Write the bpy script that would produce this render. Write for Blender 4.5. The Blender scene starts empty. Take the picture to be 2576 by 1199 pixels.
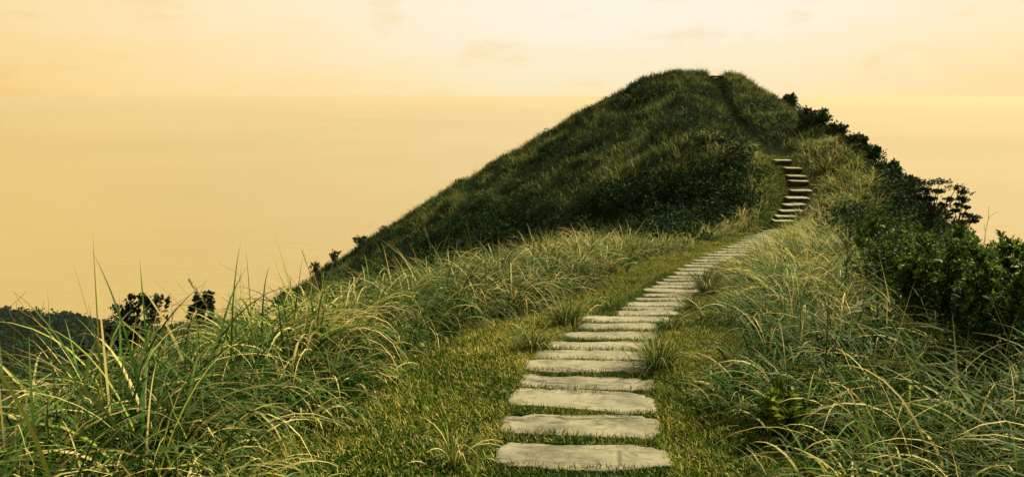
import bpy, math
import numpy as np

sc = bpy.context.scene
col = sc.collection
R = math.radians

# ---------------------------------------------------------------- camera
cd = bpy.data.cameras.new('camera')
cam = bpy.data.objects.new('camera', cd); col.objects.link(cam)
cd.sensor_width = 36.0
cd.lens = 2003.0 / 2575.0 * 36.0
cd.clip_start = 0.05; cd.clip_end = 60000.0
cam.location = (0, 0, 0)
cam.rotation_euler = (R(90) - math.atan(354.5 / 2003.0), 0, 0)
sc.camera = cam

# ---------------------------------------------------------------- exposure
sc.view_settings.view_transform = 'Standard'
sc.view_settings.look = 'None'
sc.view_settings.exposure = 0.42
sc.view_settings.gamma = 1.0
sc.cycles.max_bounces = 6
sc.cycles.diffuse_bounces = 3
sc.cycles.glossy_bounces = 2
sc.cycles.transmission_bounces = 4
sc.cycles.volume_bounces = 1

# ---------------------------------------------------------------- sun
SUN_AZ, SUN_EL = R(55), R(45)          # azimuth to the right of the view, elevation
ld = bpy.data.lights.new('sun', 'SUN'); ld.energy = 5.0; ld.angle = R(2.5); ld.color = (1.0, 0.91, 0.66)
sun = bpy.data.objects.new('sun', ld); col.objects.link(sun)
sun.rotation_euler = (R(90) - SUN_EL, 0, -SUN_AZ + R(180))

# ---------------------------------------------------------------- sky
w = bpy.data.worlds.new('World'); sc.world = w; w.use_nodes = True
nt = w.node_tree; nt.nodes.clear()
def N(t, **k):
    n = nt.nodes.new(t)
    for a, b in k.items():
        if a == 'inp':
            for i, v in b.items(): n.inputs[i].default_value = v
        else: setattr(n, a, b)
    return n
def L(a, b): nt.links.new(a, b)
def ramp(n, stops):
    cr = n.color_ramp
    while len(cr.elements) > 1: cr.elements.remove(cr.elements[-1])
    cr.elements[0].position = stops[0][0]; cr.elements[0].color = tuple(stops[0][1]) + (1,)
    for p, c in stops[1:]:
        e = cr.elements.new(p); e.color = tuple(c) + (1,)
out = N('ShaderNodeOutputWorld'); bg = N('ShaderNodeBackground'); bg.inputs[1].default_value = 0.77
L(bg.outputs[0], out.inputs[0])
tc = N('ShaderNodeTexCoord')
nrm = N('ShaderNodeVectorMath', operation='NORMALIZE'); L(tc.outputs['Generated'], nrm.inputs[0])
GA, GE = R(8), R(15)
dot = N('ShaderNodeVectorMath', operation='DOT_PRODUCT'); L(nrm.outputs[0], dot.inputs[0])
dot.inputs[1].default_value = (math.sin(GA) * math.cos(GE), math.cos(GA) * math.cos(GE), math.sin(GE))
mp = N('ShaderNodeMapRange', inp={1: -1.0, 2: 1.0, 3: 0.0, 4: 1.0}); L(dot.outputs['Value'], mp.inputs[0])
r1 = N('ShaderNodeValToRGB'); L(mp.outputs[0], r1.inputs[0])
ramp(r1, [(0.0, (.12, .14, .10)), (0.5, (.30, .28, .17)), (0.80, (.90, .65, .30)), (0.90, (1.0, .78, .42)), (0.955, (1.02, .85, .56)), (0.985, (1.0, .90, .70)), (1.0, (1.0, .93, .78))])
sep = N('ShaderNodeSeparateXYZ'); L(nrm.outputs[0], sep.inputs[0])
# streaky haze banks and small clouds, noise on the direction
mpv = N('ShaderNodeMapping', inp={'Scale': (1.6, 1.6, 9.0)}); L(nrm.outputs[0], mpv.inputs[0])
nz = N('ShaderNodeTexNoise', inp={'Scale': 3.0, 'Detail': 5.0, 'Roughness': .55}); L(mpv.outputs[0], nz.inputs['Vector'])
add = N('ShaderNodeMath', operation='MULTIPLY_ADD', inp={1: .10, 2: -.05}); L(nz.outputs[0], add.inputs[0])
el = N('ShaderNodeMath', operation='ADD'); L(sep.outputs[2], el.inputs[0]); L(add.outputs[0], el.inputs[1])
r2 = N('ShaderNodeValToRGB'); L(el.outputs[0], r2.inputs[0])
ramp(r2, [(0.0, (1.0, .925, .72)), (0.045, (1.0, .962, .86)), (0.085, (1, 1, 1)), (.17, (1, 1, 1)), (.32, (.70, .78, .76)), (.6, (.28, .42, .40)), (1.0, (.18, .31, .32))])
mul = N('ShaderNodeMixRGB', blend_type='MULTIPLY', inp={0: 1.0}); L(r1.outputs[0], mul.inputs[1]); L(r2.outputs[0], mul.inputs[2])
mpc = N('ShaderNodeMapping', inp={'Location': (.37, .1, .2), 'Scale': (5.5, 5.5, 17.0)}); L(nrm.outputs[0], mpc.inputs[0])
nc = N('ShaderNodeTexNoise', inp={'Scale': 1.7, 'Detail': 7.0, 'Roughness': .6}); L(mpc.outputs[0], nc.inputs['Vector'])
rc = N('ShaderNodeValToRGB'); L(nc.outputs[0], rc.inputs[0])
ramp(rc, [(0.55, (1, 1, 1)), (0.66, (.965, .88, .72)), (0.76, (.93, .79, .56))])
mul2 = N('ShaderNodeMixRGB', blend_type='MULTIPLY', inp={0: .6}); L(mul.outputs[0], mul2.inputs[1]); L(rc.outputs[0], mul2.inputs[2])
sky = N('ShaderNodeTexSky', sky_type='NISHITA', sun_disc=False, sun_elevation=SUN_EL, sun_rotation=SUN_AZ, dust_density=4.0)
sk = N('ShaderNodeMixRGB', blend_type='MULTIPLY', inp={0: 1.0}); L(sky.outputs[0], sk.inputs[1]); sk.inputs[2].default_value = (.06, .06, .06, 1)
mixs = N('ShaderNodeMixRGB', blend_type='MIX', inp={0: 0.05}); L(mul2.outputs[0], mixs.inputs[1]); L(sk.outputs[0], mixs.inputs[2])
L(mixs.outputs[0], bg.inputs[0])

# ---------------------------------------------------------------- layout of the ridge
F=2003.0; P=math.atan(354.5/F); cP,sP=math.cos(P),math.sin(P)
def unproj(u,v,d):
    xc=(u-1287.5)/F*d; yc=-(v-599.5)/F*d
    return np.array([xc, d*cP+yc*sP, -d*sP+yc*cP])
def proj(X,Y,Z):
    d=Y*cP-Z*sP; yc=Y*sP+Z*cP
    return 1287.5+X/d*F, 599.5-yc/d*F, d
_pc=[(1460,1150,3.98),(1463,1012,4.94),(1480,925,5.63),(1572,803,7.67),(1655,763,8.7),(1729,690,11.85),(1823,649,14.8),(1866,622,18.3),(1931,592,24),
(1972,562,24.8),(2018,485,27),(1998,427,28.7),(1971,407,29.6),(1930,370,32),(1880,330,36),(1850,280,41),(1825,235,46),(1797,186,51)]
_pp=np.array([unproj(*c) for c in _pc])
_pp=np.vstack([[[-8,-60,-6],[-2.0,-20,-1.4],[-.4,-5,-1.35],[0.05,0,-1.52],[.2,2,-1.64]],_pp,[[13.3,53.5,1.5],[13.5,58,-.5],[14,70,-9],[15,100,-28],[15,200,-100],[15,300,-150]]])
_g=np.arange(-70,320,.1)
def _sm(a,s):
    k=np.exp(-.5*(np.arange(-30,31)*.1/s)**2); k/=k.sum()
    return np.convolve(np.pad(a,30,mode='edge'),k,'valid')
_px=_sm(np.interp(_g,_pp[:,1],_pp[:,0]),.7); _pz=_sm(np.interp(_g,_pp[:,1],_pp[:,2]),.35)
def pathx(Y): return np.interp(Y,_g,_px)
def pathz(Y): return np.interp(Y,_g,_pz)
_rng=np.random.RandomState(3); _lat=_rng.rand(64,64)
def vn(x,y,s=1.0,o=0):
    x=np.asarray(x)/s+o*7.3+100; y=np.asarray(y)/s+o*3.1+100
    xi=np.floor(x).astype(int); yi=np.floor(y).astype(int); fx=x-xi; fy=y-yi
    fx=fx*fx*(3-2*fx); fy=fy*fy*(3-2*fy)
    a=_lat[xi%64,yi%64]; b=_lat[(xi+1)%64,yi%64]; c=_lat[xi%64,(yi+1)%64]; d=_lat[(xi+1)%64,(yi+1)%64]
    return (a*(1-fx)+b*fx)*(1-fy)+(c*(1-fx)+d*fx)*fy
def ss(a,b,x):
    t=np.clip((x-a)/(b-a),0,1); return t*t*(3-2*t)
def height(X,Y):
    X=np.asarray(X,float); Y=np.asarray(Y,float)
    s=X-pathx(Y)
    def ramp(a,k,w): a=np.maximum(a,0); return k*(np.sqrt(a*a+w*w)-w)
    # left
    s0L=np.interp(Y,[0,6,10,15,20,26,34,44,51,60],[2.2,1.9,2.1,2.9,2.5,1.5,2.2,2.0,2.3,2.3])
    kL=np.interp(Y,[0,6,16,24,30,40,50,60],[.90,1.0,.75,.70,.66,.58,.57,.57])
    s0R=np.interp(Y,[0,12,24,30,40,50,60],[1.8,2.0,2.2,2.2,1.6,1.0,1.0])
    kR=np.interp(Y,[0,12,24,35,50,60],[.62,.62,.98,1.0,1.0,1.0])
    fl=ramp(-s-s0L,kL,2.0)+ramp(-s-14,.35,6)*np.interp(Y,[30,42],[1,.28])+ramp(-s-30,.35,6)
    fr=ramp(s-s0R,kR,2.0)+ramp(s-16,.3,6)
    z=pathz(Y)-np.where(s<0,fl,fr)
    hill=ss(26,32,Y)
    z=z+hill*(.75*np.exp(-((s+2.6)/1.6)**2)*np.interp(Y,[28,34,40,48,54],[.75,.65,.8,.25,.0])+np.interp(Y,[30,42,48],[.35,.2,-.45])*np.exp(-((s-2.4)/1.3)**2))
    z=z-(.25*ss(30,33,Y)+.4*ss(34,40,Y)*(1-ss(49,51,Y)))*np.exp(-(s/.5)**2)
    # banks beside the lawn
    off=ss(.9,2.0,np.abs(s))
    z=z+off*((vn(X,Y,1.1,1)-.5)*.16+(vn(X,Y,2.7,2)-.5)*.3*(1+hill)+hill*(vn(X,Y,1.3,6)-.5)*.35)+off*(vn(X,Y,7,3)-.5)*.5*ss(3,8,np.abs(s))
    z=z+(vn(X,Y,.5,4)-.5)*(.006+.03*off)
    z=z+ss(60,200,np.abs(s))*(vn(X,Y,40,5)-.5)*20
    return z
def hit(u,v,dmin=2.5,dmax=90):
    d=np.arange(dmin,dmax,.02); xc=(u-1287.5)/F*d; yc=-(v-599.5)/F*d
    X=xc;Y=d*cP+yc*sP;Z=-d*sP+yc*cP
    k=np.nonzero(Z<=height(X,Y))[0]
    return None if len(k)==0 else np.array([X[k[0]],Y[k[0]],height(X[k[0]],Y[k[0]])]),(None if len(k)==0 else d[k[0]])

# ---------------------------------------------------------------- materials
def newmat(name):
    m = bpy.data.materials.new(name); m.use_nodes = True
    m.node_tree.nodes.clear(); return m
class G:
    def __init__(s, name): s.m = newmat(name); s.t = s.m.node_tree
    def n(s, typ, inp=None, **k):
        x = s.t.nodes.new(typ)
        for a, b in k.items(): setattr(x, a, b)
        for i, v in (inp or {}).items(): x.inputs[i].default_value = v
        return x
    def l(s, a, b): s.t.links.new(a, b)
def rmp(g, src, stops):
    r = g.n('ShaderNodeValToRGB'); ramp(r, stops); g.l(src, r.inputs[0]); return r.outputs[0]
def mixc(g, f, a, b, bt='MIX'):
    m = g.n('ShaderNodeMixRGB', blend_type=bt)
    for i, v in ((0, f), (1, a), (2, b)):
        if isinstance(v, (float, int)): m.inputs[i].default_value = v
        elif isinstance(v, tuple): m.inputs[i].default_value = v + (1,)
        else: g.l(v, m.inputs[i])
    return m.outputs[0]

def leaf_mat(name, ramp_stops, dry=(.40, .34, .15), tip=(.30, .27, .09), rough=.42, trans=.35, spec=.5, patch=1.2):
    """foliage: colour by the blade's own random tint, dryness and age towards its tip"""
    g = G(name)
    at = g.n('ShaderNodeVertexColor', layer_name='tint'); sp = g.n('ShaderNodeSeparateColor'); g.l(at.outputs[0], sp.inputs[0])
    c = rmp(g, sp.outputs[0], ramp_stops)
    tipf = g.n('ShaderNodeMath', operation='POWER', inp={1: 4.0}); g.l(sp.outputs[1], tipf.inputs[0])
    tf = g.n('ShaderNodeMath', operation='MULTIPLY', inp={1: .55}); g.l(tipf.outputs[0], tf.inputs[0])
    c = mixc(g, tf.outputs[0], c, tip)
    c = mixc(g, sp.outputs[2], c, dry)
    p = g.n('ShaderNodeBsdfPrincipled', inp={'Roughness': rough, 'Specular IOR Level': spec}); g.l(c, p.inputs['Base Color'])
    t = g.n('ShaderNodeBsdfTranslucent'); g.l(c, t.inputs[0])
    mx = g.n('ShaderNodeMixShader', inp={0: trans}); g.l(p.outputs[0], mx.inputs[1]); g.l(t.outputs[0], mx.inputs[2])
    o = g.n('ShaderNodeOutputMaterial'); g.l(mx.outputs[0], o.inputs[0])
    return g.m

M_TALL = leaf_mat('tall_grass_blades', [(0, (.004, .030, .004)), (.45, (.010, .080, .008)), (.75, (.042, .155, .015)), (.92, (.14, .27, .03)), (1, (.42, .45, .07))], dry=(.88, .70, .27), tip=(.40, .36, .12), rough=.5, trans=.22, spec=.06)
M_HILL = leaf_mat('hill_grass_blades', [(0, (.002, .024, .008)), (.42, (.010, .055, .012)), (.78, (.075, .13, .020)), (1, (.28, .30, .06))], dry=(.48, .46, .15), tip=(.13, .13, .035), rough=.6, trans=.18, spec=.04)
M_LAWN = leaf_mat('short_turf_blades', [(0, (.008, .060, .005)), (.38, (.045, .14, .008)), (.66, (.22, .28, .018)), (1, (.62, .50, .07))], dry=(.88, .68, .26), tip=(.26, .22, .045), rough=.6, trans=.2, spec=.05)
M_TUFT = leaf_mat('dark_tuft_blades', [(0, (.006, .036, .006)), (.6, (.02, .085, .010)), (1, (.08, .17, .02))], dry=(.60, .52, .20), tip=(.10, .16, .03), rough=.5, trans=.2, spec=.06)
M_LEAF = leaf_mat('shrub_leaves', [(0, (.003, .022, .009)), (.5, (.010, .045, .012)), (.85, (.07, .14, .016)), (1, (.24, .30, .035))], dry=(.20, .20, .06), tip=(.03, .05, .015), rough=.55, trans=.15, spec=.06)
M_BRIGHT = leaf_mat('young_shrub_leaves', [(0, (.008, .035, .008)), (.35, (.03, .085, .010)), (.7, (.13, .22, .02)), (1, (.42, .46, .06))], dry=(.45, .42, .10), tip=(.22, .25, .03), rough=.5, trans=.25, spec=.10)
M_DARKLEAF = leaf_mat('dark_glossy_leaves', [(0, (.006, .014, .008)), (1, (.02, .035, .014))], dry=(.06, .06, .02), tip=(.02, .03, .01), rough=.5, trans=.08, spec=.15)
M_FOREST = leaf_mat('far_forest_leaves', [(0, (.001, .026, .020)), (.7, (.004, .055, .034)), (1, (.014, .085, .034))], dry=(.07, .07, .03), tip=(.03, .05, .02), rough=.9, trans=.1, spec=0.)

def mat_ground():
    g = G('soil_and_thatch'); tc = g.n('ShaderNodeTexCoord')
    a = g.n('ShaderNodeTexNoise', inp={'Scale': 1.3, 'Detail': 6.0}); g.l(tc.outputs['Object'], a.inputs['Vector'])
    b = g.n('ShaderNodeTexNoise', inp={'Scale': 45.0, 'Detail': 4.0}); g.l(tc.outputs['Object'], b.inputs['Vector'])
    c1 = rmp(g, a.outputs[0], [(.3, (.006, .018, .006)), (.55, (.011, .026, .007)), (.75, (.022, .036, .010))])
    c2 = rmp(g, b.outputs[0], [(.35, (.45, .45, .45)), (.7, (1.5, 1.4, 1.2))])
    c = mixc(g, 1.0, c1, c2, 'MULTIPLY')
    p = g.n('ShaderNodeBsdfPrincipled', inp={'Roughness': 1.0, 'Specular IOR Level': 0.0}); g.l(c, p.inputs['Base Color'])
    bu = g.n('ShaderNodeBump', inp={'Strength': .6, 'Distance': .03}); g.l(b.outputs[0], bu.inputs['Height']); g.l(bu.outputs[0], p.inputs['Normal'])
    o = g.n('ShaderNodeOutputMaterial'); g.l(p.outputs[0], o.inputs[0]); return g.m
M_GROUND = mat_ground()

def mat_stone(name, base, pits, cracks):
    g = G(name); tc = g.n('ShaderNodeTexCoord'); oi = g.n('ShaderNodeObjectInfo')
    off = g.n('ShaderNodeVectorMath', operation='SCALE', inp={0: (1, 1, 1)}); 
    cmb = g.n('ShaderNodeCombineXYZ'); ml = g.n('ShaderNodeMath', operation='MULTIPLY', inp={1: 57.0}); g.l(oi.outputs['Random'], ml.inputs[0])
    for i in range(3): g.l(ml.outputs[0], cmb.inputs[i])
    ad = g.n('ShaderNodeVectorMath', operation='ADD'); g.l(tc.outputs['Object'], ad.inputs[0]); g.l(cmb.outputs[0], ad.inputs[1])
    V = ad.outputs[0]
    a = g.n('ShaderNodeTexNoise', inp={'Scale': 3.2, 'Detail': 8.0, 'Roughness': .62}); g.l(V, a.inputs['Vector'])
    fine = g.n('ShaderNodeTexNoise', inp={'Scale': 90.0, 'Detail': 3.0}); g.l(V, fine.inputs['Vector'])
    c = rmp(g, a.outputs[0], [(.28, tuple(x * .5 for x in base)), (.42, tuple(x * .88 for x in base)), (.55, tuple(x * 1.08 for x in base)), (.72, tuple(x * 1.25 for x in base))])
    c = mixc(g, 1.0, c, rmp(g, fine.outputs[0], [(.3, (.82, .82, .82)), (.7, (1.12, 1.12, 1.12))]), 'MULTIPLY')
    # bedding scratches: noise stretched along the slab
    ms = g.n('ShaderNodeMapping', inp={'Rotation': (0, 0, R(-9)), 'Scale': (9, 30, 20)}); g.l(V, ms.inputs[0])
    s_ = g.n('ShaderNodeTexNoise', inp={'Scale': 1.0, 'Detail': 6.0, 'Roughness': .6, 'Distortion': .6}); g.l(ms.outputs[0], s_.inputs['Vector'])
    where = g.n('ShaderNodeTexNoise', inp={'Scale': 2.3, 'Detail': 2.0}); g.l(V, where.inputs['Vector'])
    wh = rmp(g, where.outputs[0], [(.42, (0, 0, 0)), (.58, (1, 1, 1))])
    sc_ = rmp(g, s_.outputs[0], [(.53, (0, 0, 0)), (.58, (1, 1, 1))])
    f = mixc(g, 1.0, wh, sc_, 'MULTIPLY'); f2 = g.n('ShaderNodeMath', operation='MULTIPLY', inp={1: pits}); g.l(f, f2.inputs[0])
    c = mixc(g, f2.outputs[0], c, tuple(x * .30 for x in base))
    # long thin cracks
    mc = g.n('ShaderNodeMapping', inp={'Rotation': (0, 0, R(24)), 'Scale': (1.0, 5.5, 1)}); g.l(V, mc.inputs[0])
    dn = g.n('ShaderNodeTexNoise', inp={'Scale': 3.0, 'Detail': 3.0}); g.l(V, dn.inputs['Vector'])
    mv = mixc(g, .12, mc.outputs[0], dn.outputs[1], 'ADD')
    vo = g.n('ShaderNodeTexVoronoi', feature='DISTANCE_TO_EDGE', inp={'Scale': 1.1}); g.l(mv, vo.inputs['Vector'])
    cf = rmp(g, vo.outputs['Distance'], [(.0, (1, 1, 1)), (.022, (0, 0, 0))]); f3 = g.n('ShaderNodeMath', operation='MULTIPLY', inp={1: cracks}); g.l(cf, f3.inputs[0])
    c = mixc(g, f3.outputs[0], c, tuple(x * .35 for x in base))
    # damp moss and soil stains
    mo = g.n('ShaderNodeTexNoise', inp={'Scale': 6.0, 'Detail': 6.0, 'Roughness': .7}); g.l(V, mo.inputs['Vector'])
    c = mixc(g, rmp(g, mo.outputs[0], [(.50, (0, 0, 0)), (.64, (.6, .6, .6))]), c, (.10, .095, .045))
    # pale lichen specks
    li = g.n('ShaderNodeTexVoronoi', inp={'Scale': 17.0}); g.l(V, li.inputs['Vector'])
    lf = rmp(g, li.outputs['Distance'], [(.10, (.55, .55, .55)), (.17, (0, 0, 0))])
    lm = mixc(g, 1.0, lf, rmp(g, a.outputs[0], [(.45, (0, 0, 0)), (.6, (1, 1, 1))]), 'MULTIPLY')
    c = mixc(g, lm, c, (.62, .56, .42))
    p = g.n('ShaderNodeBsdfPrincipled', inp={'Roughness': .8, 'Specular IOR Level': .25}); g.l(c, p.inputs['Base Color'])
    h = mixc(g, f, a.outputs[0], (0., 0., 0.)); h = mixc(g, f3.outputs[0], h, (0., 0., 0.)); h = mixc(g, .12, h, fine.outputs[0], 'ADD')
    bu = g.n('ShaderNodeBump', inp={'Strength': .55, 'Distance': .012}); g.l(h, bu.inputs['Height']); g.l(bu.outputs[0], p.inputs['Normal'])
    o = g.n('ShaderNodeOutputMaterial'); g.l(p.outputs[0], o.inputs[0]); return g.m
BASE = (.335, .295, .19)
M_STONE = [mat_stone('sandstone_slab', BASE, .75, 0.), mat_stone('pitted_sandstone_slab', tuple(x * .94 for x in BASE), 1.0, 0.),
           mat_stone('cracked_sandstone_slab', tuple(x * .97 for x in BASE), .5, .9), mat_stone('pale_sandstone_slab', tuple(x * 1.08 for x in BASE), .6, .2)]
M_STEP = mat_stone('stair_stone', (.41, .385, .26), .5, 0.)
M_SHADESTEP = mat_stone('shaded_step_stone', (.030, .036, .018), .5, 0.)  # near-black base: shade of risers, groove and backlit top slab put into the colour

def simple(name, c, rough=.85, spec=.2):
    g = G(name); tc = g.n('ShaderNodeTexCoord')
    a = g.n('ShaderNodeTexNoise', inp={'Scale': 30.0, 'Detail': 4.0}); g.l(tc.outputs['Object'], a.inputs['Vector'])
    k = rmp(g, a.outputs[0], [(.3, tuple(x * .6 for x in c)), (.7, tuple(x * 1.4 for x in c))])
    p = g.n('ShaderNodeBsdfPrincipled', inp={'Roughness': rough, 'Specular IOR Level': spec}); g.l(k, p.inputs['Base Color'])
    o = g.n('ShaderNodeOutputMaterial'); g.l(p.outputs[0], o.inputs[0]); return g.m
M_BARK = simple('dark_bark', (.028, .026, .016)); M_DRYSTEM = simple('dry_stem', (.20, .17, .09))
M_SEED = simple('seed_plume', (.30, .25, .13))

def mat_sea():
    g = G('sea_water'); tc = g.n('ShaderNodeTexCoord')
    mp_ = g.n('ShaderNodeMapping', inp={'Rotation': (0, 0, R(12)), 'Scale': (.006, .03, 1)}); g.l(tc.outputs['Object'], mp_.inputs[0])
    a = g.n('ShaderNodeTexNoise', inp={'Scale': 1.0, 'Detail': 9.0, 'Roughness': .62}); g.l(mp_.outputs[0], a.inputs['Vector'])
    big = g.n('ShaderNodeTexNoise', inp={'Scale': .0007, 'Detail': 3.0}); g.l(tc.outputs['Object'], big.inputs['Vector'])
    c = rmp(g, big.outputs[0], [(.35, (.44, .31, .11)), (.65, (.53, .375, .14))])
    p = g.n('ShaderNodeBsdfPrincipled', inp={'Roughness': .28, 'Specular IOR Level': .5, 'IOR': 1.33}); g.l(c, p.inputs['Base Color'])
    bu = g.n('ShaderNodeBump', inp={'Strength': .35, 'Distance': 3.0}); g.l(a.outputs[0], bu.inputs['Height']); g.l(bu.outputs[0], p.inputs['Normal'])
    o = g.n('ShaderNodeOutputMaterial'); g.l(p.outputs[0], o.inputs[0]); return g.m
M_SEA = mat_sea()

# ---------------------------------------------------------------- mesh helpers
def link(name, me, mat, parent=None, smooth=True):
    me.materials.append(mat)
    if smooth: me.polygons.foreach_set('use_smooth', np.ones(len(me.polygons), bool))
    o = bpy.data.objects.new(name, me); col.objects.link(o)
    if parent is not None: o.parent = parent
    return o
def tag(o, label=None, cat=None, group=None, kind=None):
    if label: o['label'] = label
    if cat: o['category'] = cat
    if group: o['group'] = group
    if kind: o['kind'] = kind
    return o
def empty(name, loc, rot=(0, 0, 0)):
    o = bpy.data.objects.new(name, None); col.objects.link(o); o.location = loc; o.rotation_euler = rot; o.empty_display_size = .1; return o
def quadmesh(name, V, Q, tint=None):
    me = bpy.data.meshes.new(name); V = np.asarray(V, np.float32); Q = np.asarray(Q, np.int32)
    me.vertices.add(len(V)); me.vertices.foreach_set('co', V.ravel())
    k = Q.shape[1]
    me.loops.add(Q.size); me.loops.foreach_set('vertex_index', Q.ravel())
    me.polygons.add(len(Q)); me.polygons.foreach_set('loop_start', np.arange(0, Q.size, k, dtype=np.int32))
    me.update(calc_edges=True)
    if tint is not None:
        a = me.color_attributes.new('tint', 'FLOAT_COLOR', 'POINT')
        c = np.ones((len(V), 4), np.float32); c[:, :3] = tint; a.data.foreach_set('color', c.ravel())
    return me
rg = np.random.RandomState(11)
def U(a, b, n): return rg.uniform(a, b, n)

def blades(root, az, Ln, lean, bend, wd, segs, rnd, dry, twist=None, pw=1.3):
    """arching ribbons: returns verts, quads, tint"""
    n = len(root); t = np.linspace(0, 1, segs + 1)
    ang = lean[:, None] + bend[:, None] * t[None, :] ** pw
    am = (ang[:, 1:] + ang[:, :-1]) / 2; st = (Ln / segs)[:, None]
    h = np.concatenate([np.zeros((n, 1)), np.cumsum(np.sin(am) * st, 1)], 1)
    z = np.concatenate([np.zeros((n, 1)), np.cumsum(np.cos(am) * st, 1)], 1)
    ca, sa = np.cos(az)[:, None], np.sin(az)[:, None]
    P = np.stack([root[:, 0:1] + h * ca, root[:, 1:2] + h * sa, root[:, 2:3] + z], -1)
    if twist is None: twist = rg.normal(0, .5, n)
    tw = twist[:, None] * (1 - .3 * t)[None, :]
    side = np.stack([-sa + 0 * h, ca + 0 * h, 0 * h], -1)
    nor = np.stack([ca * np.cos(ang), sa * np.cos(ang), -np.sin(ang)], -1)
    wv = side * np.cos(tw)[..., None] + nor * np.sin(tw)[..., None]
    prof = (np.minimum(1, .55 + t * 1.6) * (1 - t ** 2.2) + .04)
    wv = wv * (wd[:, None] * prof[None, :] * .5)[..., None]
    V = np.stack([P - wv, P + wv], 2).reshape(n * (segs + 1) * 2, 3)
    b = (np.arange(n) * (segs + 1) * 2)[:, None] + (np.arange(segs) * 2)[None, :]
    Q = np.stack([b, b + 1, b + 3, b + 2], -1).reshape(-1, 4)
    T = np.stack([np.repeat(rnd, (segs + 1) * 2), np.tile(np.repeat(t, 2), n), np.repeat(dry, (segs + 1) * 2)], -1)
    return V, Q, T
class Acc:
    def __init__(s): s.V = []; s.Q = []; s.T = []; s.k = 0
    def add(s, V, Q, T):
        if len(V) == 0: return
        s.V.append(V); s.Q.append(Q + s.k); s.T.append(T); s.k += len(V)
    def mesh(s, name): return quadmesh(name, np.concatenate(s.V), np.concatenate(s.Q), np.concatenate(s.T))

def leaves(pos, axis, Ln, wd, rnd, dry, fold=.25):
    """one folded quad per leaf growing from pos along axis"""
    n = len(pos); axis = axis / np.linalg.norm(axis, axis=1, keepdims=True)
    up = np.tile([0, 0, 1.], (n, 1)) + rg.normal(0, .45, (n, 3))
    sd = np.cross(axis, up); sd /= np.linalg.norm(sd, axis=1, keepdims=True) + 1e-6
    nn = np.cross(sd, axis)
    m = pos + axis * (Ln * .5)[:, None] + nn * (Ln * fold * .4)[:, None]
    V = np.stack([pos, m + sd * (wd / 2)[:, None], pos + axis * Ln[:, None] - nn * (Ln * .08)[:, None], m - sd * (wd / 2)[:, None]], 1).reshape(-1, 3)
    Q = (np.arange(n) * 4)[:, None] + np.arange(4)[None, :]
    T = np.stack([np.repeat(rnd, 4), np.tile([0, .5, 1, .5], n), np.repeat(dry, 4)], -1)
    return V, Q, T
def rosettes(c, ax, n, Ln, wd, tint_mu, tint_sd=.15, open_=.8, dry=0.):
    """n leaves round each shoot tip c with axis ax"""
    m = len(c); ax = ax / np.linalg.norm(ax, axis=1, keepdims=True)
    a = np.cross(ax, np.tile([.3, .2, 1.], (m, 1)) + .01); a /= np.linalg.norm(a, axis=1, keepdims=True) + 1e-6; b = np.cross(ax, a)
    ph = (np.arange(n) * 2.4)[None, :] + rg.uniform(0, 6.3, (m, 1)); op = open_ + rg.normal(0, .25, (m, n))
    d = ax[:, None] * np.cos(op)[..., None] + (a[:, None] * np.cos(ph)[..., None] + b[:, None] * np.sin(ph)[..., None]) * np.sin(op)[..., None]
    k = rg.uniform(-.9, .1, (m, n)) * np.reshape(Ln, (-1, 1)) * 1.1
    pos = c[:, None] + ax[:, None] * k[..., None]
    LL = (np.reshape(Ln, (-1, 1)) * rg.uniform(.7, 1.2, (m, n))).ravel()
    r = np.clip(np.repeat(np.broadcast_to(tint_mu, (m,)), n) + rg.normal(0, tint_sd, m * n), 0, 1)
    return leaves(pos.reshape(-1, 3), d.reshape(-1, 3), LL, LL * wd, r, np.clip(np.full(m * n, dry) + rg.normal(0, .05, m * n), 0, 1))

def tube(A, pts, rad, sides=5):
    """tapered tube through pts appended to an Acc"""
    pts = np.asarray(pts, float); k = len(pts); rad = np.broadcast_to(rad, (k,))
    tg = np.gradient(pts, axis=0); tg /= np.linalg.norm(tg, axis=1, keepdims=True) + 1e-9
    a = np.cross(tg, [.31, .73, .13]); a /= np.linalg.norm(a, axis=1, keepdims=True) + 1e-9; b = np.cross(tg, a)
    ph = np.linspace(0, 2 * np.pi, sides, endpoint=False)
    ring = pts[:, None] + (a[:, None] * np.cos(ph)[None, :, None] + b[:, None] * np.sin(ph)[None, :, None]) * rad[:, None, None]
    V = ring.reshape(-1, 3); i = np.arange(k - 1)[:, None] * sides; j = np.arange(sides)[None, :]; j2 = (j + 1) % sides
    Q = np.stack([i + j, i + j2, i + sides + j2, i + sides + j], -1).reshape(-1, 4)
    A.add(V, Q, np.zeros((len(V), 3)) + .5)

def gv(X, Y): return np.stack([X, Y, height(X, Y)], -1)
def inview(P, m=450, vmax=1900):
    u, v, d = proj(P[:, 0], P[:, 1], P[:, 2]); return (d > .9) & (u > -m) & (u < 2575 + m) & (v < vmax)

# ---------------------------------------------------------------- ground, sea, headland
xs = np.concatenate([np.arange(-420, -30, 6), np.arange(-30, 30, .17), np.arange(30, 430, 5)])
ys = np.concatenate([np.arange(-90, -4, 4), np.arange(-4, 62, .17), np.arange(62, 300, 5)])
X, Y = np.meshgrid(xs, ys); Z = np.maximum(height(X, Y), -134)
nx, ny = len(xs), len(ys); i = (np.arange(ny - 1)[:, None] * nx + np.arange(nx - 1)[None, :])
Q = np.stack([i, i + 1, i + nx + 1, i + nx], -1).reshape(-1, 4)
me = quadmesh('ground', np.stack([X, Y, Z], -1).reshape(-1, 3), Q)
tag(link('ground', me, M_GROUND), 'steep green ridge of grassy ground falling to the sea', 'ground', kind='structure')

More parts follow.
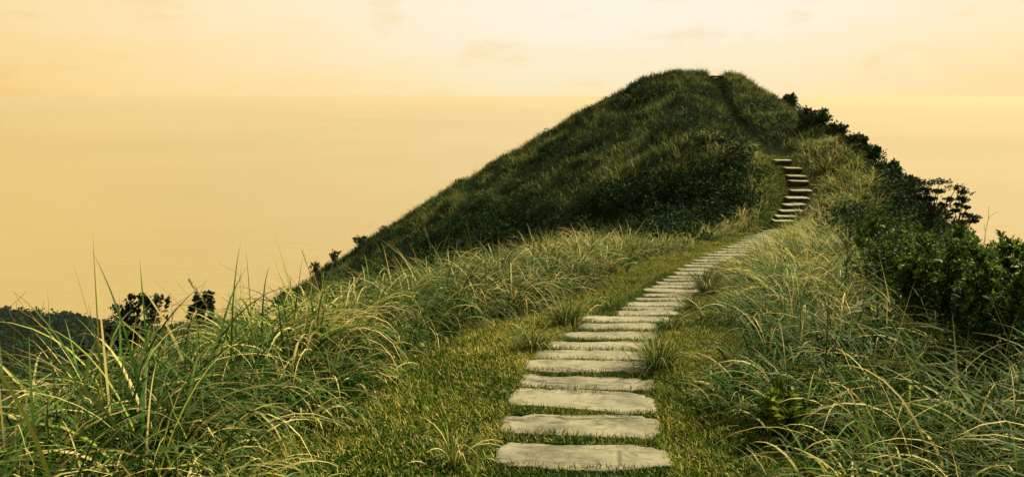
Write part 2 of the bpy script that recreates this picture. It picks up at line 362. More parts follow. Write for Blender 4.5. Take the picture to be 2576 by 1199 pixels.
e = 29000.
me = quadmesh('sea', [(-e, -e, -130), (e, -e, -130), (e, e, -130), (-e, e, -130)], [(0, 1, 2, 3)])
tag(link('sea', me, M_SEA, smooth=False), 'calm golden sea fading into haze far below the ridge', 'sea', kind='structure')

hx = np.arange(-420, -40, 5.); hy = np.arange(150, 440, 5.)
def headz(X, Y):
    top = np.interp(X, [-420, -260, -195, -160, -125, -95, -70, -45], [64, 57, 50, 45, 42, 32, 10, -3])
    return -133 + top * np.exp(-((Y - 300 - .1 * X) / 75) ** 2) + (vn(X, Y, 28, 7) - .5) * 7 + (vn(X, Y, 11, 8) - .5) * 3
X, Y = np.meshgrid(hx, hy); nx, ny = len(hx), len(hy); i = (np.arange(ny - 1)[:, None] * nx + np.arange(nx - 1)[None, :])
Q = np.stack([i, i + 1, i + nx + 1, i + nx], -1).reshape(-1, 4)
tag(link('headland', quadmesh('headland', np.stack([X, Y, headz(X, Y)], -1).reshape(-1, 3), Q), M_GROUND), 'far dark headland below the ridge at the left edge', 'headland', kind='structure')
A = Acc(); n = 5200
cx, cy = U(-400, -55, n), U(170, 345, n); cz = headz(cx, cy); k = cz > -128; cx, cy, cz = cx[k], cy[k], cz[k]; n = len(cx)
cr = U(1.6, 3.6, n)
d = rg.normal(0, 1, (n, 44, 3)); d[..., 2] = np.abs(d[..., 2]); d /= np.linalg.norm(d, axis=2, keepdims=True)
pos = np.stack([cx, cy, cz + 1.0], -1)[:, None] + d * cr[:, None, None] * rg.uniform(.55, 1.05, (n, 44, 1)) * np.array([1, 1, 1.15])
ax = d + rg.normal(0, .5, d.shape)
LL = U(.8, 1.7, n * 44); tn = np.repeat(np.clip(rg.normal(.45, .25, n), 0, 1), 44)
A.add(*leaves(pos.reshape(-1, 3), ax.reshape(-1, 3), LL, LL * .75, np.clip(tn + rg.normal(0, .1, n * 44), 0, 1), np.zeros(n * 44)))
tag(link('distant_forest', A.mesh('distant_forest'), M_FOREST, smooth=False), 'dark distant woodland covering the headland at the left', 'woodland', kind='stuff')

# ---------------------------------------------------------------- stones
footprints = []      # (x, y, half width, half depth, rotation)
def slab(name, P, wid, dep, thick, rot, roll, pitch, mat, seed, corner=.3, rough=.02, chip=None):
    r = np.random.RandomState(seed); n = 64
    th = np.linspace(0, 2 * np.pi, n, endpoint=False) + .01
    e_ = corner
    c, s = np.cos(th), np.sin(th)
    ox = np.sign(c) * np.abs(c) ** e_ * wid / 2; oy = np.sign(s) * np.abs(s) ** e_ * dep / 2
    ph = r.uniform(0, 6.3, 8)
    wob = sum(np.sin(th * f + ph[q]) * a for q, (f, a) in enumerate([(2, .4), (3, .5), (5, .5), (7, .35), (11, .3), (17, .22), (23, .15)]))
    jag = r.normal(0, .25, n)
    k = 1 + (wob + jag) * rough * .9
    ox = ox * (1 + (wob + jag) * rough * .8); oy = oy * (1 + (wob * 1.3 + jag) * rough * 2.0) + np.sin(ox / wid * 3.1 + ph[7]) * dep * rough * 2.2
    rings = [(.96, -thick), (.985, -thick * .55), (1.0, -.012), (.992, -.004), (.975, 0), (.9, 0), (.75, 0), (.5, 0), (.25, 0), (.05, 0)]
    V = []
    for q, (s_, z_) in enumerate(rings):
        dx, dy = ox * s_, oy * s_
        if q < 5:  # keep the same inset on the long and the short sides
            ins = (1 - s_) * dep * .5; dx = ox - np.sign(ox) * ins * np.abs(c) ** .2; dy = oy * s_
        zz = z_ + (vn(dx + seed, dy, .22, 3) - .5) * .016 + (vn(dx, dy + seed, .06, 5) - .5) * .005
        if q < 3: zz = zz + r.normal(0, .003, n)
        V.append(np.stack([dx, dy, zz], -1))
    V = np.concatenate(V); i = np.arange(len(rings) - 1)[:, None] * n; j = np.arange(n)[None, :]; j2 = (j + 1) % n
    Q = np.stack([i + j, i + j2, i + n + j2, i + n + j], -1).reshape(-1, 4)
    me = bpy.data.meshes.new(name)
    faces = [tuple(q) for q in Q] + [tuple(range((len(rings) - 1) * n, len(rings) * n)), tuple(reversed(range(n)))]
    me.from_pydata([tuple(v) for v in V], [], faces)
    o = link(name, me, mat); o.location = P; o.rotation_euler = (pitch, roll, rot)
    footprints.append((P[0], P[1], wid / 2, dep / 2, rot))
    return o

ORD = 'first second third fourth fifth sixth seventh eighth ninth tenth eleventh twelfth thirteenth fourteenth fifteenth sixteenth seventeenth eighteenth nineteenth twentieth twenty-first twenty-second twenty-third twenty-fourth twenty-fifth twenty-sixth twenty-seventh twenty-eighth twenty-ninth thirtieth'.split()
wide = [  # u left, u right, v back edge, v front edge, rotation, corner, rough, material, label
 (1238, 1682, 1117, 1181, -5, .55, .045, 2, 'broad rounded slab with long diagonal cracks, at the near end of the path'),
 (1256, 1658, 1046, 1099, -8, .48, .045, 1, 'wide slab with a cluster of dark pits, next to the cracked nearest slab'),
 (1278, 1650, 988, 1038, -10, .42, .04, 0, 'smooth wide slab between the pitted slab and the slab with a chipped left end'),
 (1306, 1640, 947, 986, -8, .38, .038, 1, 'wide slab with dark scratches, fourth from the near end of the path'),
 (1318, 1637, 905, 943, -8, .42, .04, 0, 'wide slab ending at the dark tuft on its right side, fifth from the near end'),
 (1342, 1634, 880, 911, -8, .34, .035, 0, 'sixth wide slab from the near end of the path'),
 (1376, 1635, 857, 883, -6, .38, .035, 3, 'seventh wide slab from the near end, beside the left grass tuft'),
 (1410, 1654, 835, 858, -5, .42, .04, 0, 'eighth wide slab, its left end sunk in dark turf'),
 (1452, 1656, 813, 833, -3, .30, .028, 3, 'ninth wide slab from the near end, long and pale'),
 (1455, 1692, 795, 814, -4, .28, .028, 3, 'farthest of the ten wide slabs, straight edged and pale')]
def place_slab(k, uL, uR, vT, vB, rot, corner, rough, mat, label, group, lift=.008, thick=.07, dk=.95, name='stepping_stone'):
    uc = (uL + uR) / 2
    a, da = hit(uc, vB); b, db = hit(uc, vT); c_ = (a + b) / 2; dm = (da + db) / 2
    wid = (uR - uL) / F * dm; dep = max(.12, (b[1] - a[1]) * dk)
    sl = (b[2] - a[2]) / max(.05, b[1] - a[1])
    cr_, sr_ = math.cos(R(rot)), math.sin(R(rot)); lx, ly = np.meshgrid(np.linspace(-.48, .48, 9) * wid, np.linspace(-.45, .45, 5) * dep); lx, ly = lx.ravel(), ly.ravel()
    hz_ = height(c_[0] + lx * cr_ - ly * sr_, c_[1] + lx * sr_ + ly * cr_); co = np.linalg.lstsq(np.stack([lx, ly, lx * 0 + 1], 1), hz_, rcond=None)[0]
    res = (hz_ - (co[0] * lx + co[1] * ly)).max()
    o = slab(name, (c_[0], c_[1], float(res) + lift), wid, dep, thick, R(rot), -math.atan(co[0]), math.atan(co[1]), mat, 100 + k, corner, rough)
    return tag(o, label, 'stepping stone', group)
for k, (uL, uR, vT, vB, rot, cn, ro, mi, lb) in enumerate(wide):
    place_slab(k, uL, uR, vT, vB, rot, cn, ro, M_STONE[mi], lb, 'wide slabs at the near end of the path', dk=(1.02, 1.02, .94, .86, .84)[k] if k < 5 else .80)
mid = [(845,895,560,1110),(815,849,590,1130),(775,818,670,1170),(735,768,720,1190),(700,731,790,1270),(660,692,810,1285),(631,656,870,1285),(601,626,905,1300),(573,596,960,1310),(547,569,1010,1325),(513,542,1060,1345),(480,508,1095,1365),(453,475,1150,1430),(429,449,1190,1470),(404,425,1240,1560),(383,400,1290,1590),(354,379,1350,1680),(333,350,1385,1720),(312,329,1450,1770),(292,308,1500,1800),(274,288,1540,1830),(256,270,1600,1845),(239,252,1640,1885),(222,235,1655,1920),(205,218,1680,1940),(190,202,1750,1960),(175,186,1775,1985),(161,171,1830,1995),(147,157,1870,2015)]
for k, (yt, yb, xl, xr) in enumerate(mid):
    place_slab(20 + k, 1383.1 + .2928 * (xl+rg.uniform(-12,12)), 1383.1 + .2928 * (xr+rg.uniform(-12,12)), 534.4 + .2928 * yt, 534.4 + .2928 * yb, rg.uniform(-4, 1), .24, .03,
               M_STONE[[3, 0, 3, 1, 3][k % 5]], 'narrow weathered slab, %s beyond the ten wide slabs' % ORD[k], 'narrow slabs on the middle of the path', lift=.010, dk=.90)
# the stair: a tread slab on a rough riser block, its shaded face painted in by a dark colour
stair = [(1000,480,645),(945,480,730),(878,525,800),(805,570,830),(722,600,870),(632,660,900),(515,635,860),(455,625,820),(358,595,770),(265,480,630)]
for k, (y, xl, xr) in enumerate(stair):
    uL, uR, v = 1854.7 + .2096 * xl, 1854.7 + .2096 * xr, 352.1 + .2096 * y
    P_, dm = hit((uL + uR) / 2, v + 8)
    wid = max(.6, (uR - uL) / F * dm)
    o = empty('stone_step', (P_[0], P_[1] + .2, P_[2] + .07)); footprints.append((P_[0], P_[1] + .2, wid / 2, .22, 0))
    tag(o, '%s step from the foot of the stone stair up the hill' % ORD[k], 'step', 'pale stone steps climbing the foot of the hill')
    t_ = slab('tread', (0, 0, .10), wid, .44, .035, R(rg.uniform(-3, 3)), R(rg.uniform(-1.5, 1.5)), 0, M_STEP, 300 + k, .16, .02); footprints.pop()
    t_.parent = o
    b_ = slab('riser', (0, .04, .063), wid * 1.04, .38, .36, 0, 0, 0, M_SHADESTEP, 330 + k, .16, .02); footprints.pop(); b_.parent = o
# the old steps in the groove above
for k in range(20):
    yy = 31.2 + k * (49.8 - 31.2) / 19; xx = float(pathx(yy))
    o = slab('old_step', (xx + rg.normal(0, .04), yy + rg.normal(0, .1), float(height(xx, yy)) + .02 + .04 * rg.rand()), .42 + .16 * rg.rand(), .24, .16, R(rg.uniform(-6, 6)), 0, 0, M_SHADESTEP, 360 + k, .25, .04)
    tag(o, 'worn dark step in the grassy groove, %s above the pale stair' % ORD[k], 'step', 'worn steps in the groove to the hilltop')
P_ = (float(pathx(51.4)) + .05, 51.3, float(height(pathx(51.3), 51.3)) + .30)
tag(slab('stone_slab', P_, .80, .4, .10, R(2), 0, 0, M_SHADESTEP, 399, .14, .015), 'flat dark slab at the top of the path against the sky', 'slab')

FP = np.array(footprints)
def instone(X, Y, inset=.02):
    m = np.zeros(len(X), bool)
    for x, y, a, b, r in FP:
        near = np.abs(Y - y) < b + .25
        if not near.any(): continue
        dx, dy = X - x, Y - y; c, s = math.cos(r), math.sin(r)
        lx, ly = dx * c + dy * s, -dx * s + dy * c
        m |= near & (((np.abs(lx) / max(.02, a - inset)) ** 5 + (np.abs(ly) / max(.02, b - inset)) ** 5) < 1)
    return m

# ---------------------------------------------------------------- zones
def sL(Y): return np.interp(Y, [2.5, 3.7, 5.8, 7.7, 9.5, 12, 15, 20, 24, 26, 31, 60], [1.35, 1.35, 1.4, .95, .95, 1.05, 1.3, 1.15, .9, .75, .7, .42])
def sR(Y): return np.interp(Y, [2.5, 3.7, 5.8, 7.7, 11.5, 15, 20, 24, 26, 31, 60], [1.0, .95, .88, .92, .75, .7, .62, .5, .65, .7, .42])
def thR(Y): return np.interp(Y, [0, 6, 10, 20, 24, 30, 35, 42, 50, 60], [2.25, 2.25, 2.35, 2.1, 2.15, 2.6, 3.7, 4.4, 4.6, 5])
def hill_thicket(P):
    u, v, d = proj(P[:, 0], P[:, 1], P[:, 2]); nz_ = (vn(P[:, 0], P[:, 1], 2.2, 9) - .5) * 90
    lim = np.interp(u, [850, 1000, 1120, 1300, 1450, 1600, 1750, 1880, 1900], [760, 665, 580, 515, 495, 470, 405, 385, 700])
    return (P[:, 1] > 17) & (v + nz_ > lim) & (u < 1893 + nz_ * .2) & (P[:, 0] < pathx(P[:, 1]) - 1.6)

# ---------------------------------------------------------------- lawn
def lawn(y0, y1, dens, Lr, wr, segs, hw=None):
    n = int((y1 - y0) * (4.4 if hw is None else 2 * hw) * dens); Y = U(y0, y1, n); s = U(-2.4, 2.0, n) if hw is None else U(-hw, hw, n); X = pathx(Y) + s
    ed = (vn(X, Y, .6, 12) - .5) * .5
    k = (s > -sL(Y) - .25 + ed) & (s < sR(Y) + .25 + ed) & ~instone(X, Y, .02)
    X, Y, s = X[k], Y[k], s[k]; P = gv(X, Y); k = inview(P, 200, 1330); P = P[k]; X, Y, s = X[k], Y[k], s[k]; n = len(P)
    patch = vn(X, Y, .55, 20) * .6 + vn(X, Y, .16, 21) * .4; onpath = (np.abs(s) < .42) & (Y < 25)
    rnd = np.clip(.28 + .62 * patch + rg.normal(0, .2, n) - .32 * onpath, 0, 1); dry = np.clip((rg.rand(n) < .12 + .20 * patch) * U(.5, 1, n) - .3*onpath, 0, 1)
    ln = U(*Lr, n) * (.75 + .5 * vn(X, Y, .22, 23))
    return blades(P - np.array([0, 0, .006]), U(0, 6.283, n), ln, U(.3, 1.4, n), U(-.3, .9, n), U(*wr, n), segs, rnd, dry)
A = Acc()
A.add(*lawn(3.0, 5.6, 9500, (.022, .058), (.0035, .0070), 2))
A.add(*lawn(5.6, 9, 6500, (.025, .062), (.0045, .0085), 2))
A.add(*lawn(9, 15, 3200, (.03, .07), (.006, .011), 1))
A.add(*lawn(15, 31, 1500, (.04, .09), (.010, .018), 1))
A.add(*lawn(5.4, 26, 4500, (.025, .055), (.005, .009), 1, .55))
A.add(*lawn(3.2, 8.5, 7000, (.018, .045), (.003, .006), 2, .5))
tag(link('lawn_grass', A.mesh('lawn_grass'), M_LAWN), 'short yellow green turf on both sides of the stone path and between its slabs', 'grass', kind='stuff')

# ---------------------------------------------------------------- tall grass
def tussocks(cX, cY, nb, Lr, wr, segs, spread, dry_mu, tint_mu=.5, lean_out=1., bendr=(1.0, 2.3), wind=(0., 0.), lift=0.):
    n = len(cX)
    if n == 0: return np.zeros((0, 3)), np.zeros((0, 4), int), np.zeros((0, 3))
    size = np.clip(rg.normal(1, .16, n), .65, 1.4); a = U(0, 6.283, n * nb); rr = np.abs(rg.normal(0, spread, n * nb))
    X = np.repeat(cX, nb) + rr * np.cos(a); Y = np.repeat(cY, nb) + rr * np.sin(a); P = gv(X, Y)
    k = inview(P) & ~instone(X, Y, .0); 
    az = a + rg.normal(0, .6, n * nb); vx = np.cos(az) * lean_out + wind[0]; vy = np.sin(az) * lean_out + wind[1]; az = np.arctan2(vy, vx)
    sz = np.repeat(size, nb); ct = np.repeat(np.clip(rg.normal(np.broadcast_to(tint_mu, (n,)), .12), 0, 1), nb); cdry = np.repeat(np.broadcast_to(dry_mu, (n,)) * U(.4, 1.6, n), nb)
    N_ = n * nb; rnd = np.clip(ct + rg.normal(0, .2, N_), 0, 1); dry = np.where(rg.rand(N_) < cdry, U(.5, 1, N_), U(0, .06, N_))
    lu = U(0, 1, N_); ln = (Lr[0] + (Lr[1] - Lr[0]) * lu) * sz; rnd = np.clip(rnd * (.45 + .75 * lu) , 0, 1); dry = np.where((lu < .35) & (dry > .3), dry * .35, dry); thin = rg.rand(N_) < .35; wd = U(*wr, N_) * np.where(thin, .5, 1)  # long blades drier and lighter; short ones green, darkened to paint shade inside clumps
    stiff = rg.rand(N_) < .03
    bend = np.where(stiff, U(.1, .6, N_), U(*bendr, N_)); lean = np.abs(rg.normal(.15, .26, N_)) + rr * .8 / max(spread, .01) * .12
    idx = np.nonzero(k)[0]
    P = P[idx]; P[:, 2] -= .02
    return blades(P, az[idx], ln[idx], lean[idx], bend[idx], wd[idx], segs, rnd[idx], dry[idx])
def scatter(y0, y1, s0, s1, step):
    yy = np.arange(y0, y1, step); ssx = np.arange(s0, s1, step); S_, Y_ = np.meshgrid(ssx, yy); S_ = S_.ravel() + U(-.5, .5, S_.size) * step; Y_ = Y_.ravel() + U(-.5, .5, Y_.size) * step
    return S_, Y_
def tall(side, y0, y1, smax, step, **kw):
    S_, Y_ = scatter(y0, y1, .3, smax, step)
    inner = sL(Y_) if side < 0 else sR(Y_)
    outer = smax if side < 0 else thR(Y_) + .45
    k = (S_ > inner + .10 + (vn(Y_, Y_ * 0 + side, .9, 30) - .5) * .5) & (S_ < outer); S_, Y_ = S_[k], Y_[k]; inner = inner[k]
    X_ = pathx(Y_) + side * S_
    if side < 0 and y1 > 16: 
        kk = ~hill_thicket(gv(X_, Y_)); S_, Y_, X_, inner = S_[kk], Y_[kk], X_[kk], inner[kk]
    patch = vn(X_, Y_, 1.4, 31)
    warm = ss(8, 22, Y_) * .22
    dm = np.clip(kw.pop('dry') * (.4 + 1.2 * patch) + warm, 0, .8); kw['tint_mu'] = np.clip((.14 if side < 0 else .22) + .56 * patch + warm, 0, 1)
    edge = S_ < inner + .35     # shorter at the lawn's edge
    kw2 = dict(kw); kw2['Lr'] = tuple(x * .62 for x in kw['Lr']); 
    r_ = []
    for m_, kk_ in ((~edge, kw), (edge, kw2)):
        q = dict(kk_); q['tint_mu'] = kk_['tint_mu'][m_]; q['dry_mu'] = dm[m_]; r_.append(tussocks(X_[m_], Y_[m_], **q))
    return r_
for side, nm, lb in ((-1, 'tall_grass', 'tall arching green and straw grass along the left side of the path'), (1, 'tall_grass', 'tall tangled sunlit grass along the right side of the path')):
    A = Acc()
    for y0, y1, kw in ((1.2, 5.5, dict(step=.30, nb=130, Lr=(.24, .86), wr=(.008, .017), segs=8, spread=.12, dry=.20, bendr=(1.4, 3.1))),
                       (5.5, 11, dict(step=.33, nb=110, Lr=(.26, .86), wr=(.008, .014), segs=7, spread=.13, dry=.27, bendr=(1.4, 3.0))),
                       (11, 18, dict(step=.38, nb=95, Lr=(.26, .82), wr=(.011, .018), segs=5, spread=.16, dry=.25)),
                       (18, 27, dict(step=.42, nb=80, Lr=(.25, .78), wr=(.012, .020), segs=4, spread=.18, dry=.25)),
                       (27, 32, dict(step=.42, nb=60, Lr=(.25, .60), wr=(.014, .022), segs=4, spread=.18, dry=.25))):
        smax = {1.2: 4.2, 5.5: 4.4, 11: 4.5, 18: 4.5, 27: 2.6}[y0]
        for r_ in tall(side, y0, y1, smax, wind=(-.12 * side, -.05), **kw): A.add(*r_)
    if side < 0:
        nh = 34; A.add(*tussocks(U(-2.5, -1.3, nh), U(2.4, 4.4, nh), 6, (.75, 1.15), (.012, .019), 10, .07, .30, .70, bendr=(.7, 2.2)))
    else:
        nh = 22; A.add(*tussocks(U(1.5, 2.9, nh), U(2.9, 4.6, nh), 6, (.65, 1.0), (.009, .014), 10, .07, .5, .72, bendr=(1.2, 2.6)))
    o = link(nm, A.mesh(nm), M_TALL); tag(o, lb, 'grass', kind='stuff')

# ---------------------------------------------------------------- hill grass
S_, Y_ = scatter(2, 60, -50, 14, .36); X_ = pathx(Y_) + S_; P = gv(X_, Y_)
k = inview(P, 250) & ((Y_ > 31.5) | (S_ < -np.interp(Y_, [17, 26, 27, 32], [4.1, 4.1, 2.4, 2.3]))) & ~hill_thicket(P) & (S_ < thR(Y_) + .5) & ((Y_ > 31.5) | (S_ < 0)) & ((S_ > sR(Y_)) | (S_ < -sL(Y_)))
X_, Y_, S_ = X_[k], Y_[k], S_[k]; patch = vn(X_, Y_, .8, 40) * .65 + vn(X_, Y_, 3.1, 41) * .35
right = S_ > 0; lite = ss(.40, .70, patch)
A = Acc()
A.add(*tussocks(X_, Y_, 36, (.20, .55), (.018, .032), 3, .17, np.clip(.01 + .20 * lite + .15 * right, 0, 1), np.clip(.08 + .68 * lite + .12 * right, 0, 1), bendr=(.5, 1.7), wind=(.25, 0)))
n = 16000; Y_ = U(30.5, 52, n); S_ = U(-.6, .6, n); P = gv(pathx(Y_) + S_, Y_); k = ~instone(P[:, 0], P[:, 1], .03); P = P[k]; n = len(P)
A.add(*blades(P, U(0, 6.283, n), U(.07, .22, n), U(.1, .8, n), U(.2, 1.4, n), U(.012, .024, n), 2, np.clip(rg.normal(.15, .2, n), 0, 1), U(0, .15, n)))  # groove blades tinted dark, painting the trough's shade into their colour
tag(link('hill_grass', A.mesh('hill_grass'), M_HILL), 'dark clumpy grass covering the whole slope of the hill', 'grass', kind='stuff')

# ---------------------------------------------------------------- shrub thickets
def dome_shoots(cx, cy, rx, hh, per, zoff=0.):
    """shoot tips on and inside low domes; returns tips, axes and each one's height share"""
    n = len(cx); d = rg.normal(0, 1, (n, per, 3)); d[..., 2] = np.abs(d[..., 2]) * .9 + .05; d /= np.linalg.norm(d, axis=2, keepdims=True)
    r_ = rg.uniform(.45, 1.0, (n, per, 1)) ** .5 * (1 + rg.normal(0, .09, (n, per, 1)))
    off = d * r_ * np.stack([rx, rx, hh], -1)[:, None]
    p = np.stack([cx, cy, height(cx, cy) + zoff], -1)[:, None] + off
    ax = d * np.array([1, 1, .6]) + np.array([0, 0, .75]) + rg.normal(0, .3, d.shape)
    return p.reshape(-1, 3), ax.reshape(-1, 3), (off[..., 2] / hh[:, None]).ravel()
def thicket(A, cx, cy, rx, hh, per, nl, L_, wd, mu):
    p, ax, hf = dome_shoots(cx, cy, rx, hh, per); k = inview(p, 350)
    m = np.repeat(np.clip(rg.normal(mu, .12, len(cx)), 0, 1), per)
    tint = np.clip(m + (rg.rand(len(p)) < .12) * .45, 0, 1)
    A.add(*rosettes(p[k], ax[k], nl, U(*L_, int(k.sum())), wd, tint[k]))
A = Acc()
S_, Y_ = scatter(1.5, 13, 1.9, 9, .55); k = S_ > thR(Y_) + .25 + (vn(Y_, Y_ * 0, 1.2, 50) - .5) * .5; S_, Y_ = S_[k], Y_[k]; n = len(S_)
hh = np.clip(.75 + .14 * (S_ - 2), .7, 1.35) * U(.8, 1.15, n)
thicket(A, pathx(Y_) + S_, Y_, U(.35, .6, n), hh, 150, 7, (.035, .065), .36, .40)
S_, Y_ = scatter(13, 27, 1.9, 11, .65); k = S_ > thR(Y_) + .2 + (vn(Y_, Y_ * 0, 1.2, 50) - .5) * .8; S_, Y_ = S_[k], Y_[k]; n = len(S_)
thicket(A, pathx(Y_) + S_, Y_, U(.4, .7, n), U(.55, 1.05, n) * np.interp(Y_, [20, 26], [1, .6]), 110, 6, (.05, .09), .42, .36)
S_, Y_ = scatter(27, 52, 2.9, 13, .8); k = S_ > thR(Y_) + .2 + (vn(Y_, Y_ * 0, 1.6, 50) - .5) * 1.0; S_, Y_ = S_[k], Y_[k]; n = len(S_)
thicket(A, pathx(Y_) + S_, Y_, U(.4, .7, n), U(.7, 1.1, n) * np.interp(Y_, [28, 33, 45], [.5, .8, .95]), 90, 5, (.07, .13), .5, .30)
tag(link('shrub_thicket', A.mesh('shrub_thicket'), M_LEAF, smooth=False), 'dense dark leafy scrub falling away on the right side of the ridge', 'shrubs', kind='stuff')
A = Acc()
S_, Y_ = scatter(17, 48, -26, -1.4, .65); X_ = pathx(Y_) + S_; k = hill_thicket(gv(X_, Y_)); X_, Y_ = X_[k], Y_[k]; n = len(X_)
thicket(A, X_, Y_, U(.4, .75, n), U(.45, .9, n), 95, 5, (.06, .11), .48, .27)
S_, Y_ = scatter(24, 53, -30, 5, .75); X_ = pathx(Y_) + S_; P = gv(X_, Y_); q_ = vn(X_, Y_, .8, 40) * .65 + vn(X_, Y_, 3.1, 41) * .35
k = ~hill_thicket(P) & (q_ < .46 + .05 * rg.normal(0, 1, len(X_))) & (np.abs(S_) > .9) & ((S_ < -3.2) | (Y_ > 33)); X_, Y_ = X_[k], Y_[k]; n = len(X_)
thicket(A, X_, Y_, U(.22, .5, n), U(.25, .52, n), 46, 5, (.06, .11), .45, .22)
tag(link('shrub_thicket', A.mesh('shrub_thicket'), M_LEAF, smooth=False), 'dark leafy scrub covering the foot of the hill left of the stair', 'shrubs', kind='stuff')

# ---------------------------------------------------------------- single shrubs, trees, tufts
def shrub(name, label, cat, base, hgt, rx, stems, shoots, nl, L_, wd, mat, mu, group=None, stem_r=.012, flat=0., bare=0., tips=None, seed=1, zlo=.25, crown=None):
    r = np.random.RandomState(seed); root = empty(name, tuple(base)); tag(root, label, cat, group)
    B = Acc(); tip = []; axs = []
    for k in range(stems):
        a = r.uniform(0, 6.283); rad = rx * r.uniform(.25, .95) ** .7
        top = np.array([math.cos(a) * rad, math.sin(a) * rad, hgt * (r.uniform(.62, 1.0) if not flat else r.uniform(1 - flat, 1.0)) * (1 - .25 * (rad / rx) ** 2)]) if tips is None else np.array(tips[k % len(tips)], float)
        t = np.linspace(0, 1, 7)[:, None]; bulge = r.normal(0, .07 * hgt, 3) * np.array([1, 1, .3])
        pts = top * t + bulge * np.sin(t * np.pi) + (top * np.array([1, 1, 0])) * (t ** 1.6 - t) * .35 + r.normal(0, .008 * hgt, (7, 3)) * t * (1 - t) * 4
        pts[0, 2] = -.06
        tube(B, pts, np.linspace(stem_r, stem_r * .35, 7))
        for q in range(shoots):
            f = r.uniform(zlo, 1.) ** .7; i0 = min(5, int(f * 6)); p0 = pts[i0] + (pts[i0 + 1] - pts[i0]) * (f * 6 - i0)
            dv = r.normal(0, 1, 3); dv[2] = abs(dv[2]) * .7 + .25; dv /= np.linalg.norm(dv); ln = rx * r.uniform(.12, .42) * (1.15 - f * .5)
            mid_ = p0 + dv * ln * .5 + r.normal(0, .1 * ln, 3); end = p0 + dv * ln
            tube(B, [p0, mid_, end], np.array([stem_r * .35, stem_r * .25, stem_r * .15]), 4)
            if r.rand() > bare: tip.append(end); axs.append(dv + [0, 0, .4]); 
            if r.rand() > bare and nl > 3: tip.append(mid_ + r.normal(0, .02 * rx, 3)); axs.append(r.normal(0, .5, 3) + dv)
    link('branches', B.mesh('branches'), M_BARK, root)
    A = Acc(); tip = np.array(tip); axs = np.array(axs)
    A.add(*rosettes(tip, axs, nl, U(*L_, len(tip)), wd, np.where(r.rand(len(tip)) < .35, mu + .3, mu), .2))
    if crown:
        z0, cx_, cz_, nc_ = crown; d_ = r.normal(0, 1, (nc_, 3)); d_ /= np.linalg.norm(d_, axis=1, keepdims=True); q_ = d_ * r.uniform(.25, 1, (nc_, 1)) ** .5 * (1 + r.normal(0, .12, (nc_, 1)))
        A.add(*rosettes(q_ * [cx_, cx_, cz_] + [0, 0, z0], d_ + [0, 0, .5], nl, U(*L_, nc_), wd, np.full(nc_, mu), .2))
    link('foliage', A.mesh('foliage'), mat, root, smooth=False)
    return root
def at_uv(u, vtop, d):
    """ground point under the sight line at distance d, and the height that reaches it"""
    p = unproj(u, vtop, d); z = float(height(p[0], p[1])); return np.array([p[0], p[1], z]), p[2] - z
def crest(u, d0, d1):
    """where the ground shows highest along a column"""
    best = None
    for d in np.arange(d0, d1, .25):
        X_ = (u - 1287.5) / F * d; Y_ = d * .99; z = float(height(X_, Y_)); uu, vv, dd = proj(X_, Y_, z)
        if best is None or vv < best[0]: best = (vv, dd)
    return best
# left silhouettes
b_, h_ = at_uv(352, 722, 7.2)
shrub('leafy_shrub', 'dark rounded shrub standing against the sea at the far left', 'shrub', b_, h_ * .99, .23, 14, 12, 8, (.035, .055), .62, M_DARKLEAF, .5, seed=5, stem_r=.010, zlo=.5, crown=(h_ - .23, .21, .16, 120))
b_, h_ = at_uv(292, 742, 6.9)
shrub('leafy_shrub', 'thin leggy shoots rising left of the dark rounded shrub', 'shrub', b_, h_ * 1.12, .13, 6, 5, 6, (.035, .055), .6, M_DARKLEAF, .5, seed=6, stem_r=.006, bare=.2, zlo=.6)
b_, h_ = at_uv(240, 800, 6.5)
shrub('leafy_shrub', 'low dark shrub half hidden in grass, lowest at the far left', 'shrub', b_, h_, .26, 9, 9, 7, (.035, .05), .6, M_DARKLEAF, .5, seed=8, stem_r=.008, zlo=.5)
b_, h_ = at_uv(512, 729, 7.6)
shrub('leafy_shrub', 'small compact dark shrub poking out of the grass against the sea', 'shrub', b_, h_ * 1.12, .12, 10, 14, 8, (.03, .045), .6, M_DARKLEAF, .5, seed=7, stem_r=.007, zlo=.7, crown=(h_ - .11, .085, .11, 60))
for q, (u_, vt, wd_, lb) in enumerate([(906, 588, .55, 'wiry twiggy shrub on the lower left edge of the hill, tallest there'), (841, 624, .40, 'small round twiggy shrub below the tallest one on the hill\'s left edge'), (792, 652, .36, 'lowest twiggy shrub on the left edge of the hill beside grass plumes'), (665, 712, .28, 'dark small shrub where the near grass bank meets the sea')]):
    cv, cdst = crest(u_, 16 if q < 3 else 8, 62 if q < 3 else 14); b_, h_ = at_uv(u_, vt, cdst)
    shrub('twiggy_shrub', lb, 'shrub', b_, max(.5, h_), wd_, 12, 8, 6, (.08, .14) if q < 3 else (.05, .08), .55, M_LEAF, .25, seed=20 + q, stem_r=.012, bare=.1, zlo=.12)
